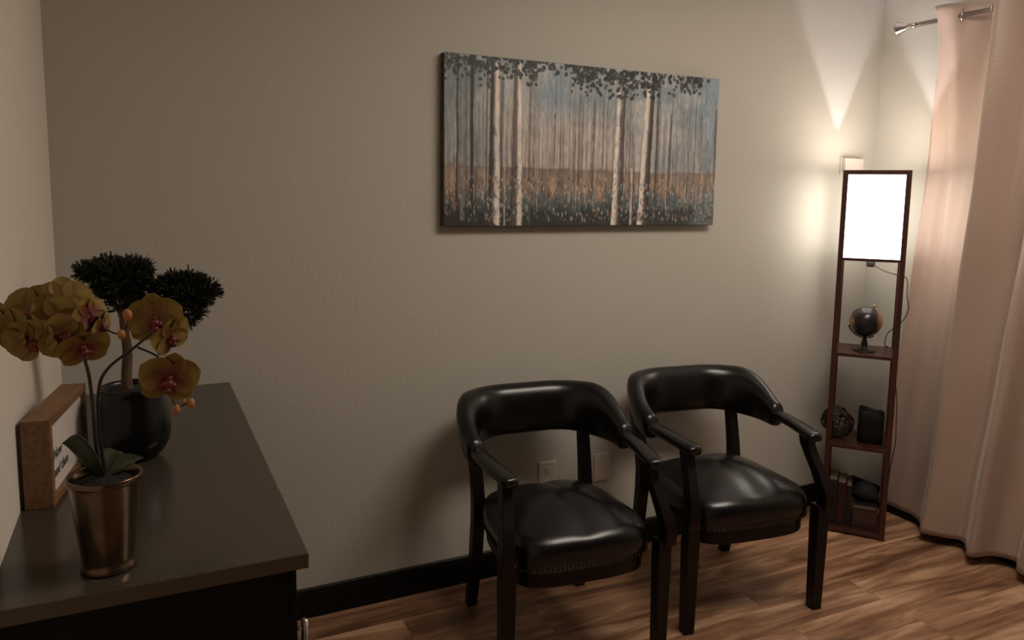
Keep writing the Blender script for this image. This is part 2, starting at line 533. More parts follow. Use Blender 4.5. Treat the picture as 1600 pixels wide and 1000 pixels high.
for gy, ga in ((-.468, 50), (-.613, -60), (-.735, 55), (-.875, -60), (-1.0, 55), (-1.132, -60)):
    bm = bmesh.new()
    torus(bm, (ROD_X, gy, ROD_Z), .0235, .004, Matrix.Rotation(radians(ga * .6), 3, 'Z') @ Matrix.Rotation(radians(90), 3, 'X'), 28, 8)
    obj('grommet', bm, M_chrome, curt, smooth=True)
rod = thing('curtain_rod', 'brushed nickel curtain rod with flared finial above the taupe curtain', 'curtain rod', (ROD_X, -.19, ROD_Z))
bm = bmesh.new(); tube(bm, [(0, -.04, 0), (0, -1.6, 0)], .010, 16, smoothpath=False)
obj('pole', bm, M_chrome, rod, smooth=True)
bm = bmesh.new()
rings = []
for r, y in ((.012, -.07), (.0125, -.055), (.011, -.045), (.0135, -.025), (.019, -.010), (.027, .010), (.030, .016), (.0275, .020), (.012, .018)):
    rings.append([(r * cos(2 * pi * q / 24), y, r * sin(2 * pi * q / 24)) for q in range(24)])
loft(bm, rings)
obj('finial', bm, M_chrome, rod, smooth=True)
bm = bmesh.new()
box(bm, (.008, -1.45, -.008), (XR - ROD_X - .003, -1.43, .008)); box(bm, (XR - ROD_X - .006, -1.465, -.04), (XR - ROD_X - .001, -1.415, .04))
obj('bracket', bm, M_chrome, rod)


# ------------------------------------------------------------------ wall plates
def plate(x, z, label, outlet, w=.078, h=.124):
    t = thing('wall_plate' if not outlet else 'wall_outlet', label, 'wall plate' if not outlet else 'outlet', (x, 0, z))
    obj('cover_plate', box(bmesh.new(), (-w / 2, -.0065, -h / 2), (w / 2, -.0002, h / 2)), M_white_pl, t, bevel=.003)
    if outlet:
        for dz in (-.027, .027):
            bm = bmesh.new(); loft(bm, [[(a, -.0082, b_ + dz) for a, b_, _ in rsq(.0165, .0145, 0, 24, 3)], [(a, -.006, b_ + dz) for a, b_, _ in rsq(.017, .015, 0, 24, 3)]])
            r_ = obj('receptacle', bm, M_white_pl, t)
            bm = bmesh.new()
            box(bm, (-.0075, -.0086, dz + .000), (-.0055, -.0080, dz + .008)); box(bm, (.0055, -.0086, dz + .000), (.0075, -.0080, dz + .007)); box(bm, (-.002, -.0086, dz - .009), (.002, -.0080, dz - .005))
            obj('slots', bm, M_slot, r_)
    for dz in ((0,) if outlet else (-.042, .042)):
        bm = bmesh.new()
        sphere(bm, (0, -.0066, dz), .0028, 10, (1, .4, 1))
        obj('screw', bm, M_white_pl, t)
plate(1.419, .368, 'cream duplex outlet plate low on wall behind seat of the left chair', True)
plate(1.676, .370, 'blank cream wall plate low on wall between the two chairs', False, .078, .118)


# ------------------------------------------------------------------ painting
PX0, PX1, PZ0, PZ1 = .962, 2.1752, 1.3675, 1.9685
W_, H_ = 560, 280
U, Vv = np.meshgrid(np.linspace(0, 1, W_), np.linspace(0, 1, H_))     # v: 0 top


def fnoise(fx, fy, seed, oct_=3):
    r = np.random.default_rng(seed); out = np.zeros_like(U); amp = 1; tot = 0
    for o_ in range(oct_):
        gx, gy = int(fx * 2 ** o_) + 2, int(fy * 2 ** o_) + 2
        G = r.random((gy, gx))
        x = U * (gx - 1.001); y = Vv * (gy - 1.001)
        xi, yi = x.astype(int), y.astype(int); xf, yf = x - xi, y - yi
        xf = xf * xf * (3 - 2 * xf); yf = yf * yf * (3 - 2 * yf)
        out += amp * (G[yi, xi] * (1 - xf) * (1 - yf) + G[yi, xi + 1] * xf * (1 - yf) + G[yi + 1, xi] * (1 - xf) * yf + G[yi + 1, xi + 1] * xf * yf)
        tot += amp; amp *= .55
    return out / tot


def srgb(*c):
    c = np.array(c) / 255.0
    return np.where(c <= .04045, c / 12.92, ((c + .055) / 1.055) ** 2.4)

img = np.zeros((H_, W_, 3))
def lerp(a, b_, t): return a * (1 - t[..., None]) + b_ * t[..., None]
def ss(a, b_, x): t = np.clip((x - a) / (b_ - a), 0, 1); return t * t * (3 - 2 * t)
nz = fnoise(9, 6, 1)
sky_blue, sky_pale, sky_pink = srgb(132, 152, 160), srgb(176, 176, 170), srgb(200, 180, 164)
img[:] = sky_blue
img = lerp(img, sky_pale, ss(.35, .65, nz))
pinkz = np.exp(-((U - .42) / .25) ** 2) * ss(.15, .5, Vv)
img = lerp(img, sky_pink, np.clip(pinkz * 1.1 + .25 * (fnoise(12, 5, 2) - .4), 0, 1))
img = lerp(img, srgb(112, 150, 172), np.clip(np.exp(-((U - .37) / .06) ** 2 - ((Vv - .2) / .12) ** 2) * .8, 0, 1))
img = lerp(img, srgb(126, 156, 170), ss(.8, 1.0, U) * ss(.75, .2, Vv) * .8)
img = lerp(img, srgb(96, 120, 120), ss(.16, .04, U) * .55)
# distant hills
hy = .635 + .03 * (fnoise(7, 1, 3, 2) - .5)
img = lerp(img, srgb(120, 108, 100), ss(.0, .015, Vv - hy) * .9)
# orange meadow
om = ss(.62, .72, Vv + .10 * (fnoise(90, 1, 4, 2) - .5)) * (.55 + .45 * ss(.25, .55, fnoise(60, 4, 44, 2)))
img = lerp(img, lerp(np.broadcast_to(srgb(150, 116, 88), img.shape), srgb(196, 150, 100), ss(.3, .7, fnoise(70, 5, 5, 2))), om)
# blue-green / dark undergrowth
gm = ss(.74, .86, Vv + .16 * (fnoise(60, 2, 6, 2) - .5))
img = lerp(img, lerp(np.broadcast_to(srgb(58, 76, 78), img.shape), srgb(92, 118, 120), fnoise(70, 8, 7)), gm)
dm = ss(.84, .93, Vv + .06 * (fnoise(60, 3, 8) - .5))
img = lerp(img, lerp(np.broadcast_to(srgb(30, 32, 38), img.shape), srgb(56, 54, 50), fnoise(80, 10, 9)), dm * .92)
edge_pale = ss(.86, .97, U) * ss(.70, .80, Vv)
img = lerp(img, srgb(120, 138, 142), edge_pale * .7 * ss(.2, .6, fnoise(30, 20, 19)))
# left dark corner
img = lerp(img, srgb(44, 38, 34), ss(.16, .0, U) * ss(.6, .9, Vv) * .75)
img = lerp(img, srgb(186, 134, 72), np.clip(np.exp(-((U - .025) / .03) ** 2 - ((Vv - .74) / .09) ** 2), 0, 1) * .8)
# fine vertical thin trees
r2 = np.random.default_rng(11)
for k in range(300):
    u0 = r2.random(); wd = r2.uniform(.0007, .0020); v0 = r2.uniform(.0, .5); v1 = r2.uniform(.68, .9)
    tone = [srgb(84, 76, 72), srgb(120, 104, 92), srgb(62, 58, 60), srgb(206, 184, 160)][r2.integers(4)]
    lean = r2.uniform(-.01, .01)
    mask = np.exp(-((U - u0 - lean * (Vv - .5)) / wd) ** 2) * ss(v0, v0 + .15, Vv) * ss(v1 + .03, v1, Vv) * (.35 + .6 * fnoise(3, 26, 100 + k, 1))
    img = lerp(img, tone, np.clip(mask, 0, 1) * .8)
def trunk(ut, ub, wt, wb, colr, shade, side=-1, v0=0., v1=1., seed=0, marks=True, op=1.0):
    global img
    uc = ut + (ub - ut) * Vv + .004 * (fnoise(1, 7, 300 + seed, 2) - .5)
    w_ = wt + (wb - wt) * Vv + .002 * (fnoise(1, 30, 310 + seed, 1) - .5)
    d = (U - uc) / w_
    mk = ss(1.15, .85, np.abs(d)) * ss(v0 - .01, v0 + .02, Vv) * ss(v1 + .02, v1 - .01, Vv) * op
    sh = ss(-.1, .95, d * side)
    c = lerp(np.broadcast_to(colr, img.shape), shade, sh * .9)
    if marks:
        nn = fnoise(160, 60, 400 + seed, 2) * .5 + .5 * fnoise(30, 22, 420 + seed, 1)
        c = lerp(c, srgb(58, 44, 38), ss(.60, .74, nn) * (.3 + .6 * sh + .3 * ss(.6, 1, Vv)).clip(0, 1))
    img = lerp(img, 0, mk) + c * mk[..., None]
BR, WH, DK = srgb(74, 56, 48), srgb(232, 214, 196), srgb(46, 44, 46)
trunk(.040, .040, .003, .003, DK, DK, seed=1, marks=False, op=.85)
trunk(.063, .060, .008, .010, srgb(140, 140, 134), DK, 1, seed=2, v1=.96, op=.6)
trunk(.086, .086, .0055, .006, DK, DK, seed=3, marks=False, op=.95)
trunk(.135, .135, .003, .003, BR, BR, seed=4, marks=False, op=.7)
trunk(.184, .180, .006, .006, BR, DK, seed=5, marks=False, op=.6, v0=.1)
trunk(.153, .150, .008, .009, BR, DK, seed=6, marks=False)
trunk(.163, .167, .0085, .0125, WH, BR, -1, seed=7)
trunk(.196, .196, .003, .004, srgb(180, 164, 150), BR, 1, v0=.6, seed=8)
trunk(.228, .226, .006, .012, srgb(96, 76, 64), BR, -1, seed=9, v0=.05, op=.85)
trunk(.237, .243, .0075, .0115, WH, BR, -1, seed=10)
trunk(.278, .278, .0025, .0025, srgb(120, 96, 84), BR, seed=11, marks=False, v0=.1, op=.7)
trunk(.364, .364, .002, .002, BR, BR, seed=12, marks=False, v0=.3, v1=.65, op=.6)
trunk(.506, .502, .0035, .004, srgb(110, 92, 82), BR, seed=13, marks=False, v0=.2, v1=.88, op=.8)
trunk(.54, .535, .003, .003, srgb(90, 76, 70), BR, seed=14, marks=False, v0=.15, v1=.8, op=.5)
trunk(.616, .612, .005, .009, BR, DK, 1, v0=.1, seed=15, marks=False, op=.8)
trunk(.600, .590, .0085, .0125, WH, BR, 1, v0=.12, seed=16)
trunk(.640, .640, .004, .004, srgb(150, 126, 104), BR, 1, v0=.1, v1=.9, seed=17, op=.7)
trunk(.655, .655, .004, .006, srgb(214, 192, 170), BR, 1, v0=.62, seed=18)
trunk(.728, .712, .0075, .010, srgb(88, 68, 56), DK, 1, seed=19)
trunk(.715, .692, .0085, .0135, WH, BR, 1, seed=20, v0=.06)
trunk(.752, .745, .005, .005, srgb(86, 84, 88), DK, 1, seed=21, marks=False, op=.85)
trunk(.806, .800, .004, .004, srgb(100, 88, 82), BR, seed=22, marks=False, v0=.25, v1=.86, op=.8)
trunk(.86, .86, .003, .003, srgb(160, 140, 124), BR, seed=23, marks=False, v0=.2, v1=.85, op=.6)
trunk(.93, .93, .0025, .0025, srgb(104, 96, 96), BR, seed=24, marks=False, v0=.25, v1=.8, op=.6)
trunk(.995, .995, .004, .004, srgb(96, 78, 72), BR, seed=25, marks=False, v0=.2, op=.7)
# leaf dots along the top
def dens(u, v):
    d = 0.0
    if u < .09: d = 1.0 - v / .20
    elif u < .30: d = .95 - v / .20
    elif u < .36: d = .55 - v / .14
    elif u < .42: d = .6 - v / .22
    elif u < .60: d = 1.25 - v / .19
    elif u < .76: d = 1.15 - v / .19
    elif u < .93: d = .75 - v / .19
    else: d = .2 - v / .1
    return d
r3 = np.random.default_rng(21)
cnt = 0
for k in range(4200):
    u0, v0 = r3.random(), abs(r3.normal(0, .12))
    if v0 > .33 or r3.random() > dens(u0, v0) * .30: continue
    rad = r3.uniform(.0050, .0092)
    cc = [srgb(34, 40, 44), srgb(46, 56, 58), srgb(30, 36, 44), srgb(62, 76, 66), srgb(96, 84, 52)][r3.choice(5, p=[.34, .26, .2, .13, .07])]
    an = r3.random() * pi
    i0, i1 = int(max(0, (u0 - .02) * W_)), int(min(W_, (u0 + .02) * W_) + 1)
    j0, j1 = int(max(0, (v0 - .04) * H_)), int(min(H_, (v0 + .04) * H_) + 1)
    dx = (U[j0:j1, i0:i1] - u0); dy = (Vv[j0:j1, i0:i1] - v0) * .495
    a_, b_ = dx * cos(an) + dy * sin(an), -dx * sin(an) + dy * cos(an)
    mk = ss(1.2, .7, np.sqrt((a_ / rad) ** 2 + (b_ / (rad * .75)) ** 2)) * .92
    img[j0:j1, i0:i1] = lerp(img[j0:j1, i0:i1], cc, mk)
# speckled pale dabs in the undergrowth
for k in range(1300):
    u0, v0 = r3.random(), r3.uniform(.70, .97); rad = r3.uniform(.0012, .0028)
    cc = [srgb(196, 190, 180), srgb(96, 148, 160), srgb(190, 132, 70), srgb(30, 34, 40), srgb(74, 92, 62)][r3.integers(5)]
    i0, i1 = int(max(0, (u0 - .01) * W_)), int(min(W_, (u0 + .01) * W_) + 1)
    j0, j1 = int(max(0, (v0 - .04) * H_)), int(min(H_, (v0 + .04) * H_) + 1)
    dx = (U[j0:j1, i0:i1] - u0); dy = (Vv[j0:j1, i0:i1] - v0) * .495 * .35
    mk = ss(1.2, .5, np.sqrt(dx ** 2 + dy ** 2) / rad) * .7
    img[j0:j1, i0:i1] = lerp(img[j0:j1, i0:i1], cc, mk)
img *= (.72 + .56 * fnoise(160, 24, 77, 2))[..., None]
grey = img.mean(-1, keepdims=True)
img = np.clip((img * .62 + grey * .38) * 1.06 * np.array([1.0, 1.0, 1.03]) + .006, 0, 1)

pic = thing('canvas_painting', 'wide canvas painting of white birch trunks with dark leaves hung on back wall', 'painting', ((PX0 + PX1) / 2, 0, (PZ0 + PZ1) / 2))
hw, hh = (PX1 - PX0) / 2, (PZ1 - PZ0) / 2
M_canvas_side = noise_color(mat('canvas_side', (0.05, 0.045, 0.04), 0.7), (0.02, 0.02, 0.02), (0.10, 0.085, 0.07), 30)
obj('stretched_canvas', box(bmesh.new(), (-hw, -.0345, -hh), (hw, -.0005, hh)), M_canvas_side, pic, bevel=.002)
me = bpy.data.meshes.new('painted_face')
xs = np.linspace(-hw + .0015, hw - .0015, W_); zs = np.linspace(hh - .0015, -hh + .0015, H_)
XX, ZZ = np.meshgrid(xs, zs)
co = np.stack([XX, np.full_like(XX, -.0353), ZZ], -1).reshape(-1, 3)
ii = (np.arange(H_ - 1)[:, None] * W_ + np.arange(W_ - 1)[None]).reshape(-1)
quads = np.stack([ii, ii + W_, ii + W_ + 1, ii + 1], 1)
me.vertices.add(len(co)); me.vertices.foreach_set('co', co.ravel())
me.loops.add(quads.size); me.loops.foreach_set('vertex_index', quads.ravel().astype(np.int32))
me.polygons.add(len(quads)); me.polygons.foreach_set('loop_start', np.arange(0, quads.size, 4, dtype=np.int32))
me.update(calc_edges=True); me.validate()
ca = me.color_attributes.new('col', 'FLOAT_COLOR', 'POINT')
ca.data.foreach_set('color', np.concatenate([img.reshape(-1, 3), np.ones((W_ * H_, 1))], 1).ravel().astype(np.float32))
M_paint = attr_color(mat('oil_paint', (0.4, 0.4, 0.4), 0.55)); me.materials.append(M_paint)
o = bpy.data.objects.new('painted_face', me); link(o, pic)


# ------------------------------------------------------------------ chairs
def u_point(t):
    """U-shaped plan of the back band; t -1..1 left end to right end. Returns x, y."""
    L1, Rr = .075, .20     # straight side, corner radius
    hwid, yb = .275, .285
    straight = 2 * (hwid - Rr)
    total = 2 * L1 + 2 * (pi / 2 * Rr) + straight
    s = abs(t) * total / 2
    if s < straight / 2:
        x, y = s, yb
    elif s < straight / 2 + pi / 2 * Rr:
        a = (s - straight / 2) / Rr
        x, y = hwid - Rr + Rr * sin(a), yb - Rr + Rr * cos(a)
    else:
        x, y = hwid, yb - Rr - (s - straight / 2 - pi / 2 * Rr)
    return (x if t >= 0 else -x), y


def make_chair(name, label):
    t = thing(name, label, 'chair', (0, 0, 0), 0, 'black captain chairs along the back wall')
    # --- padded back band
    bm = bmesh.new(); rings = []
    NT = 72
    for i in range(NT + 1):
        tt = -1 + 2 * i / NT
        a = abs(tt)
        x, y = u_point(tt)
        x2, y2 = u_point(min(1, tt + .01)); x1, y1 = u_point(max(-1, tt - .01))
        d = Vector((x2 - x1, y2 - y1, 0)).normalized(); nout = Vector((d.y, -d.x, 0)) * -1
        if nout.dot(Vector((x, y - .05, 0))) < 0: nout = -nout
        k1 = ss1((a - .50) / .50)
        ztop = .795 - .105 * k1 ** 1.1
        zbot = .618 - .010 * ss1((a - .3) / .4) + .0 * k1
        zbot = zbot - .008 * k1
        endf = math.sqrt(max(0.0, 1 - max(0, (a - .94) / .06) ** 2))
        hgt = (ztop - zbot) / 2 * (0.25 + .75 * endf)
        zc = (ztop + zbot) / 2 - (1 - endf) * .012
        th = (.036 - .006 * k1) * (0.35 + .65 * endf)
        lean = .22 * (1 - .8 * k1)
        ring = []
        n = 22
        for q in range(n):
            an = 2 * pi * q / n
            ca, sa = cos(an), sin(an)
            p = 2.6
            kk = (abs(ca) ** p + abs(sa) ** p) ** (-1 / p)
            u_, w_ = ca * kk * th, sa * kk * hgt
            # top roll: fatter near the top
            u_ *= 1.0 + .22 * (w_ / max(hgt, 1e-6)) * (1 - k1)
            ring.append(Vector((x, y, zc + w_)) + nout * (u_ + lean * w_))
        rings.append(ring)
    loft(bm, rings)
    obj('backrest', bm, M_leather, t, smooth=True)
    # --- arms
    for s in (-1, 1):
        bm = bmesh.new(); rings = []
        path = catmull([(s * .268, .12, .645), (s * .274, .03, .648), (s * .268, -.07, .645), (s * .258, -.155, .640), (s * .246, -.232, .634)], 6)
        Lp = len(path)
        for i, p in enumerate(path):
            f = i / (Lp - 1)
            w_ = .022 + .007 * f
            h_ = .017 - .001 * f
            e_ = 1.0 if f < .93 else math.sqrt(max(0.03, 1 - ((f - .93) / .07) ** 2))
            dirv = (path[min(i + 1, Lp - 1)] - path[max(i - 1, 0)]).normalized()
            sd = Vector((-dirv.y, dirv.x, 0)).normalized()
            ring = []
            for q in range(16):
                an = 2 * pi * q / 16; ca, sa = cos(an), sin(an); kk = (abs(ca) ** 3.5 + abs(sa) ** 3.5) ** (-1 / 3.5)
                ring.append(p + sd * (ca * kk * w_ * (.6 + .4 * e_)) + Vector((0, 0, sa * kk * h_ * (.7 + .3 * e_))))
            rings.append(ring)
        loft(bm, rings)
        obj('armrest', bm, M_leather, t, smooth=True)
        # front support: S-curve from arm to seat corner
        bm = bmesh.new(); rings = []
        for (px, py, pz, hx, hy) in [(.250, -.175, .628, .017, .026), (.251, -.180, .60, .017, .025), (.256, -.200, .56, .017, .023), (.264, -.230, .51, .018, .024), (.271, -.254, .46, .019, .026), (.277, -.262, .42, .020, .026), (.277, -.256, .38, .020, .025)]:
            rings.append([(s * px + a_ * hx, py + b_ * hy, pz) for a_, b_ in ((-1, -1), (1, -1), (1, 1), (-1, 1))])
        loft(bm, rings)
        obj('arm_support', bm, M_wood_dark, t, bevel=.004)
        # front leg
        bm = bmesh.new(); rings = []
        for (pz, h_) in ((.395, .0235), (.30, .0235), (0, .0195)):
            rings.append([(s * .266 + a_ * h_, -.245 + b_ * h_, pz) for a_, b_ in ((-1, -1), (1, -1), (1, 1), (-1, 1))])
        loft(bm, rings)
        obj('leg', bm, M_wood_dark, t, bevel=.003)
        # rear leg runs up to the back band
        bm = bmesh.new(); rings = []
        for (px, py, pz, h_) in ((.222, .262, .66, .017), (.218, .245, .60, .019), (.212, .215, .50, .020), (.210, .200, .42, .021), (.210, .200, .34, .021), (.213, .214, .18, .020), (.218, .245, 0, .018)):
            rings.append([(s * px + a_ * h_, py + b_ * h_, pz) for a_, b_ in ((-1, -1), (1, -1), (1, 1), (-1, 1))])
        loft(bm, rings)
        obj('leg', bm, M_wood_dark, t, bevel=.003)

    # --- seat apron
    def seat_ring(z, grow, n=56, pw=5.0):
        ring = []
        for q in range(n):
            an = 2 * pi * q / n; ca, sa = cos(an), sin(an)
            kk = (abs(ca) ** pw + abs(sa) ** pw) ** (-1 / pw)
            yy = sa * kk
            hx = (.246 - .030 * (yy + 1) / 2) + grow
            bow = -.012 * (1 - (ca * kk) ** 2) if yy < -.5 else 0
            ring.append((ca * kk * hx, -.030 + yy * (.232 + grow) + bow, z))
        return ring
    bm = bmesh.new()
    loft(bm, [seat_ring(.300, -.014), seat_ring(.304, -.010), seat_ring(.362, -.010)])
    obj('seat_frame', bm, M_wood_dark, t, bevel=.003)
    bm = bmesh.new()
    rr = [seat_ring(.352, -.004), seat_ring(.356, .001), seat_ring(.400, .004), seat_ring(.425, .003, pw=4.6), seat_ring(.444, -.006, pw=4.2)]
    for f in (.9, .8, .68, .55, .42, .28, .14, .03):
        zz = .444 + .074 * (1 - f ** 1.8)
        base = seat_ring(zz, -.006, pw=2.4 + 1.8 * f)
        rr.append([(p[0] * f, -.030 + (p[1] + .030) * f, zz - .006 * math.exp(-(p[0] * f / .03) ** 2) * (1 if f > .1 else 1)) for p in base])
    loft(bm, rr)
    seat = obj('seat', bm, M_leather, t, smooth=True)
    # nail heads along the lower edge of the upholstery
    nb = bmesh.new()
    rg = seat_ring(.362, .002, 120)
    for q, p in enumerate(rg):
        if p[1] > .12: continue
        sphere(nb, p, .0042, 6)
    obj('nailhead_trim', nb, M_nail, seat, smooth=True)
    return t


def ss1(x):
    x = max(0.0, min(1.0, x)); return x * x * (3 - 2 * x)


def copy_tree(o, parent=None):
    c = o.copy(); COL.objects.link(c); c.parent = parent
    for ch in [x for x in list(scene.objects) if x.parent == o]:
        copy_tree(ch, c)
    return c

chair = make_chair('captain_chair', 'black vinyl captain chair on the left, nearer the black cabinet')
chair.location = (1.223, -.422, 0); chair.rotation_euler = (0, 0, radians(-5))
chair2 = copy_tree(chair)
chair2['label'] = 'black vinyl captain chair on the right, beside the shelf lamp'
chair2.location = (1.925, -.420, 0); chair2.rotation_euler = (0, 0, radians(-7))


# ------------------------------------------------------------------ cabinet with counter
CX, CY, CZ = .237, -1.303, .866
cab = thing('cabinet', 'low black cabinet with grey laminate top standing along the left wall', 'cabinet', (XL, 0, 0))
ox = -XL
bm = bmesh.new()
box(bm, (.002, CY + .012, .09), (ox + CX - .034, -.016, CZ - .027)); box(bm, (.02, CY + .05, 0), (ox + CX - .07, -.016, .09))
obj('body', bm, M_cab, cab, bevel=.002)
for k in range(3):
    y0 = CY + .016 + k * .424
    d = obj('door', box(bmesh.new(), (ox + CX - .0335, y0, .10), (ox + CX - .018, y0 + .418, CZ - .032)), M_cab, cab, bevel=.002)
    bm = bmesh.new()
    hy = y0 + (.04 if k == 0 else .37)
    tube(bm, [(ox + CX - .018, hy, .70), (ox + CX + .001, hy, .70)], .004, 10, smoothpath=False); tube(bm, [(ox + CX - .018, hy, .60), (ox + CX + .001, hy, .60)], .004, 10, smoothpath=False)
    tube(bm, [(ox + CX + .001, hy, .585), (ox + CX + .001, hy, .715)], .006, 12, smoothpath=False)
    obj('handle', bm, M_chrome, d, smooth=True)
ct = obj('countertop', box(bmesh.new(), (.0015, CY + .0015, CZ - .026), (ox + CX - .0015, -.001, CZ)), M_counter, cab, bevel=.001)
bm = bmesh.new()
box(bm, (.001, CY, CZ - .026), (ox + CX, CY + .0014, CZ - .0006)); box(bm, (ox + CX - .0014, CY + .0014, CZ - .026), (ox + CX, -.001, CZ - .0006))
obj('edge_band', bm, M_edge, cab)

# ------------------------------------------------------------------ box sign
SA = radians(-8.5)
sg = thing('box_sign', 'wooden box sign with white face leaning near left wall on the cabinet', 'sign', (-.2235, -.905, CZ + .0004), SA)
SL, SD, SH = .30, .050, .175
bm = bmesh.new()
fr = .017
box(bm, (0, 0, 0), (SD, SL, fr)); box(bm, (0, 0, SH - fr), (SD, SL, SH)); box(bm, (0, 0, fr), (SD, fr, SH - fr)); box(bm, (0, SL - fr, fr), (SD, SL, SH - fr))
obj('frame', bm, M_signwood, sg, bevel=.0008)
obj('face', box(bmesh.new(), (SD - .012, fr, fr), (SD - .008, SL - fr, SH - fr)), M_paper, sg)


def text(body, size, loc, rot, mt, parent, name='lettering', shear=0.0):
    cu = bpy.data.curves.new(name, 'FONT'); cu.body = body; cu.size = size; cu.extrude = .0003; cu.shear = shear
    cu.offset = .0003
    tmp = bpy.data.objects.new(name, cu); COL.objects.link(tmp)
    bpy.context.view_layer.update()
    me_ = bpy.data.meshes.new_from_object(tmp.evaluated_get(bpy.context.evaluated_depsgraph_get()))
    bpy.data.objects.remove(tmp)
    me_.materials.clear(); me_.materials.append(mt)
    o = bpy.data.objects.new(name, me_); link(o, parent); o.location = loc; o.rotation_euler = rot
    return o
text('Now', .030, (SD - .0074, .044, .080), (radians(90), 0, radians(90)), M_ink, sg, shear=.2)
text('and then', .030, (SD - .0074, .044, .044), (radians(90), 0, radians(90)), M_ink, sg, shear=.2)

# ------------------------------------------------------------------ orchid
OX, OY = -.070, -1.216
orc = thing('potted_orchid', 'yellow orchid in tapered antique brass pot at front of the cabinet', 'orchid', (OX, OY, CZ))
obj('pot', lathe(bmesh.new(), [(.030, .0005), (.0415, .0008), (.0425, .004), (.0405, .010), (.0385, .014), (.0395, .020), (.0525, .145), (.0545, .149), (.0565, .152), (.0565, .158), (.054, .160), (.051, .157), (.049, .145), (.046, .135), (.01, .132)], 48), M_potbrass, orc, smooth=True)
bm = bmesh.new()
prof = [(.0475, .138), (.04, .147), (.02, .156), (.002, .158)]
lathe(bm, prof, 28)
obj('soil', bm, M_soil, orc, smooth=True)


def rel(p):
    return (p[0] - OX, p[1] - OY, p[2] - CZ)
s1 = [(-.073, -1.216, 1.01), (-.080, -1.214, 1.075), (-.082, -1.21, 1.14), (-.086, -1.205, 1.193), (-.096, -1.20, 1.232), (-.112, -1.19, 1.262), (-.141, -1.185, 1.275), (-.170, -1.18, 1.270)]
s2 = [(-.068, -1.21, 1.01), (-.075, -1.205, 1.10), (-.072, -1.20, 1.165), (-.057, -1.20, 1.196), (-.023, -1.195, 1.222), (.001, -1.19, 1.240), (.020, -1.188, 1.250)]
s3 = [(-.014, -1.196, 1.226), (.015, -1.20, 1.209), (.030, -1.205, 1.185), (.031, -1.205, 1.155), (.041, -1.20, 1.121), (.063, -1.195, 1.124)]
s4 = [(-.112, -1.19, 1.262), (-.085, -1.195, 1.268), (-.059, -1.20, 1.259), (-.041, -1.20, 1.251), (-.028, -1.20, 1.262), (-.026, -1.20, 1.276)]
for st, r0, r1 in ((s1, .0034, .0018), (s2, .0032, .0016), (s3, .0018, .0010), (s4, .0017, .0011)):
    bm = bmesh.new(); tube(bm, [rel(p) for p in st], (lambda t, a=r0, b_=r1: a + (b_ - a) * t), 8, 6)
    obj('stem', bm, M_stem, orc, smooth=True)


def leaf(base, az, length, width, rise, droop, roll=0):
    bm = bmesh.new(); n = 14; mrows = 7
    V = []
    for i in range(n):
        f = i / (n - 1)
        w_ = width * sin(pi * min(1, .12 + f * .88)) ** .6 * (1 - f ** 6)
        h = rise * sin(f * pi * .55) - droop * f * f
        row = []
        for j in range(mrows):
            g_ = -1 + 2 * j / (mrows - 1)
            p = Vector((length * f, g_ * w_ / 2 * cos(roll), h + g_ * w_ / 2 * sin(roll) + .25 * abs(g_) * w_ * .5))
            row.append(bm.verts.new(Matrix.Rotation(az, 3, 'Z') @ p + Vector(base)))
        V.append(row)
    for i in range(n - 1):
        for j in range(mrows - 1):
            bm.faces.new((V[i][j], V[i][j + 1], V[i + 1][j + 1], V[i + 1][j]))
    o = obj('leaf', bm, M_leaf, orc, smooth=True)
    sm = o.modifiers.new('thickness', 'SOLIDIFY'); sm.thickness = .0018
leaf(rel((-.070, -1.222, 1.016)), radians(192), .056, .054, .062, -.012, radians(62))
leaf(rel((-.066, -1.212, 1.020)), radians(15), .056, .038, .022, .004, radians(10))
leaf(rel((-.064, -1.206, 1.020)), radians(75), .050, .040, .032, .010, radians(20))




def petal(bm, cols, ang, length, width, cup, Mo, red=.35, lift=0.0):
    n, mr = 9, 7; V = []
    lay = cols
    for i in range(n):
        f = i / (n - 1)
        w_ = width * (max(0.0, sin(pi * (.07 + .93 * f) ** .9)) ** .5) * (1 - .3 * f ** 8)
        row = []
        for j in range(mr):
            g_ = -1 + 2 * j / (mr - 1)
            p = Vector((g_ * w_ / 2, .004 + length * f, lift + cup * f * f + .10 * g_ * g_ * w_))
            q = Matrix.Rotation(ang, 3, 'Z') @ p
            v = bm.verts.new(Mo @ q)
            k_ = max(0, 1 - f / .75) * (1 - .4 * abs(g_)) * red + .06 * random.random()
            yl = Vector((.27, .185, .030)); rd = Vector((.16, .024, .014))
            c_ = yl.lerp(rd, min(1, k_ * 1.5)) * random.uniform(.9, 1.05)
            v[lay] = (*c_, 1)
            row.append(v)
        V.append(row)
    for i in range(n - 1):
        for j in range(mr - 1):
            bm.faces.new((V[i][j], V[i][j + 1], V[i + 1][j + 1], V[i + 1][j]))


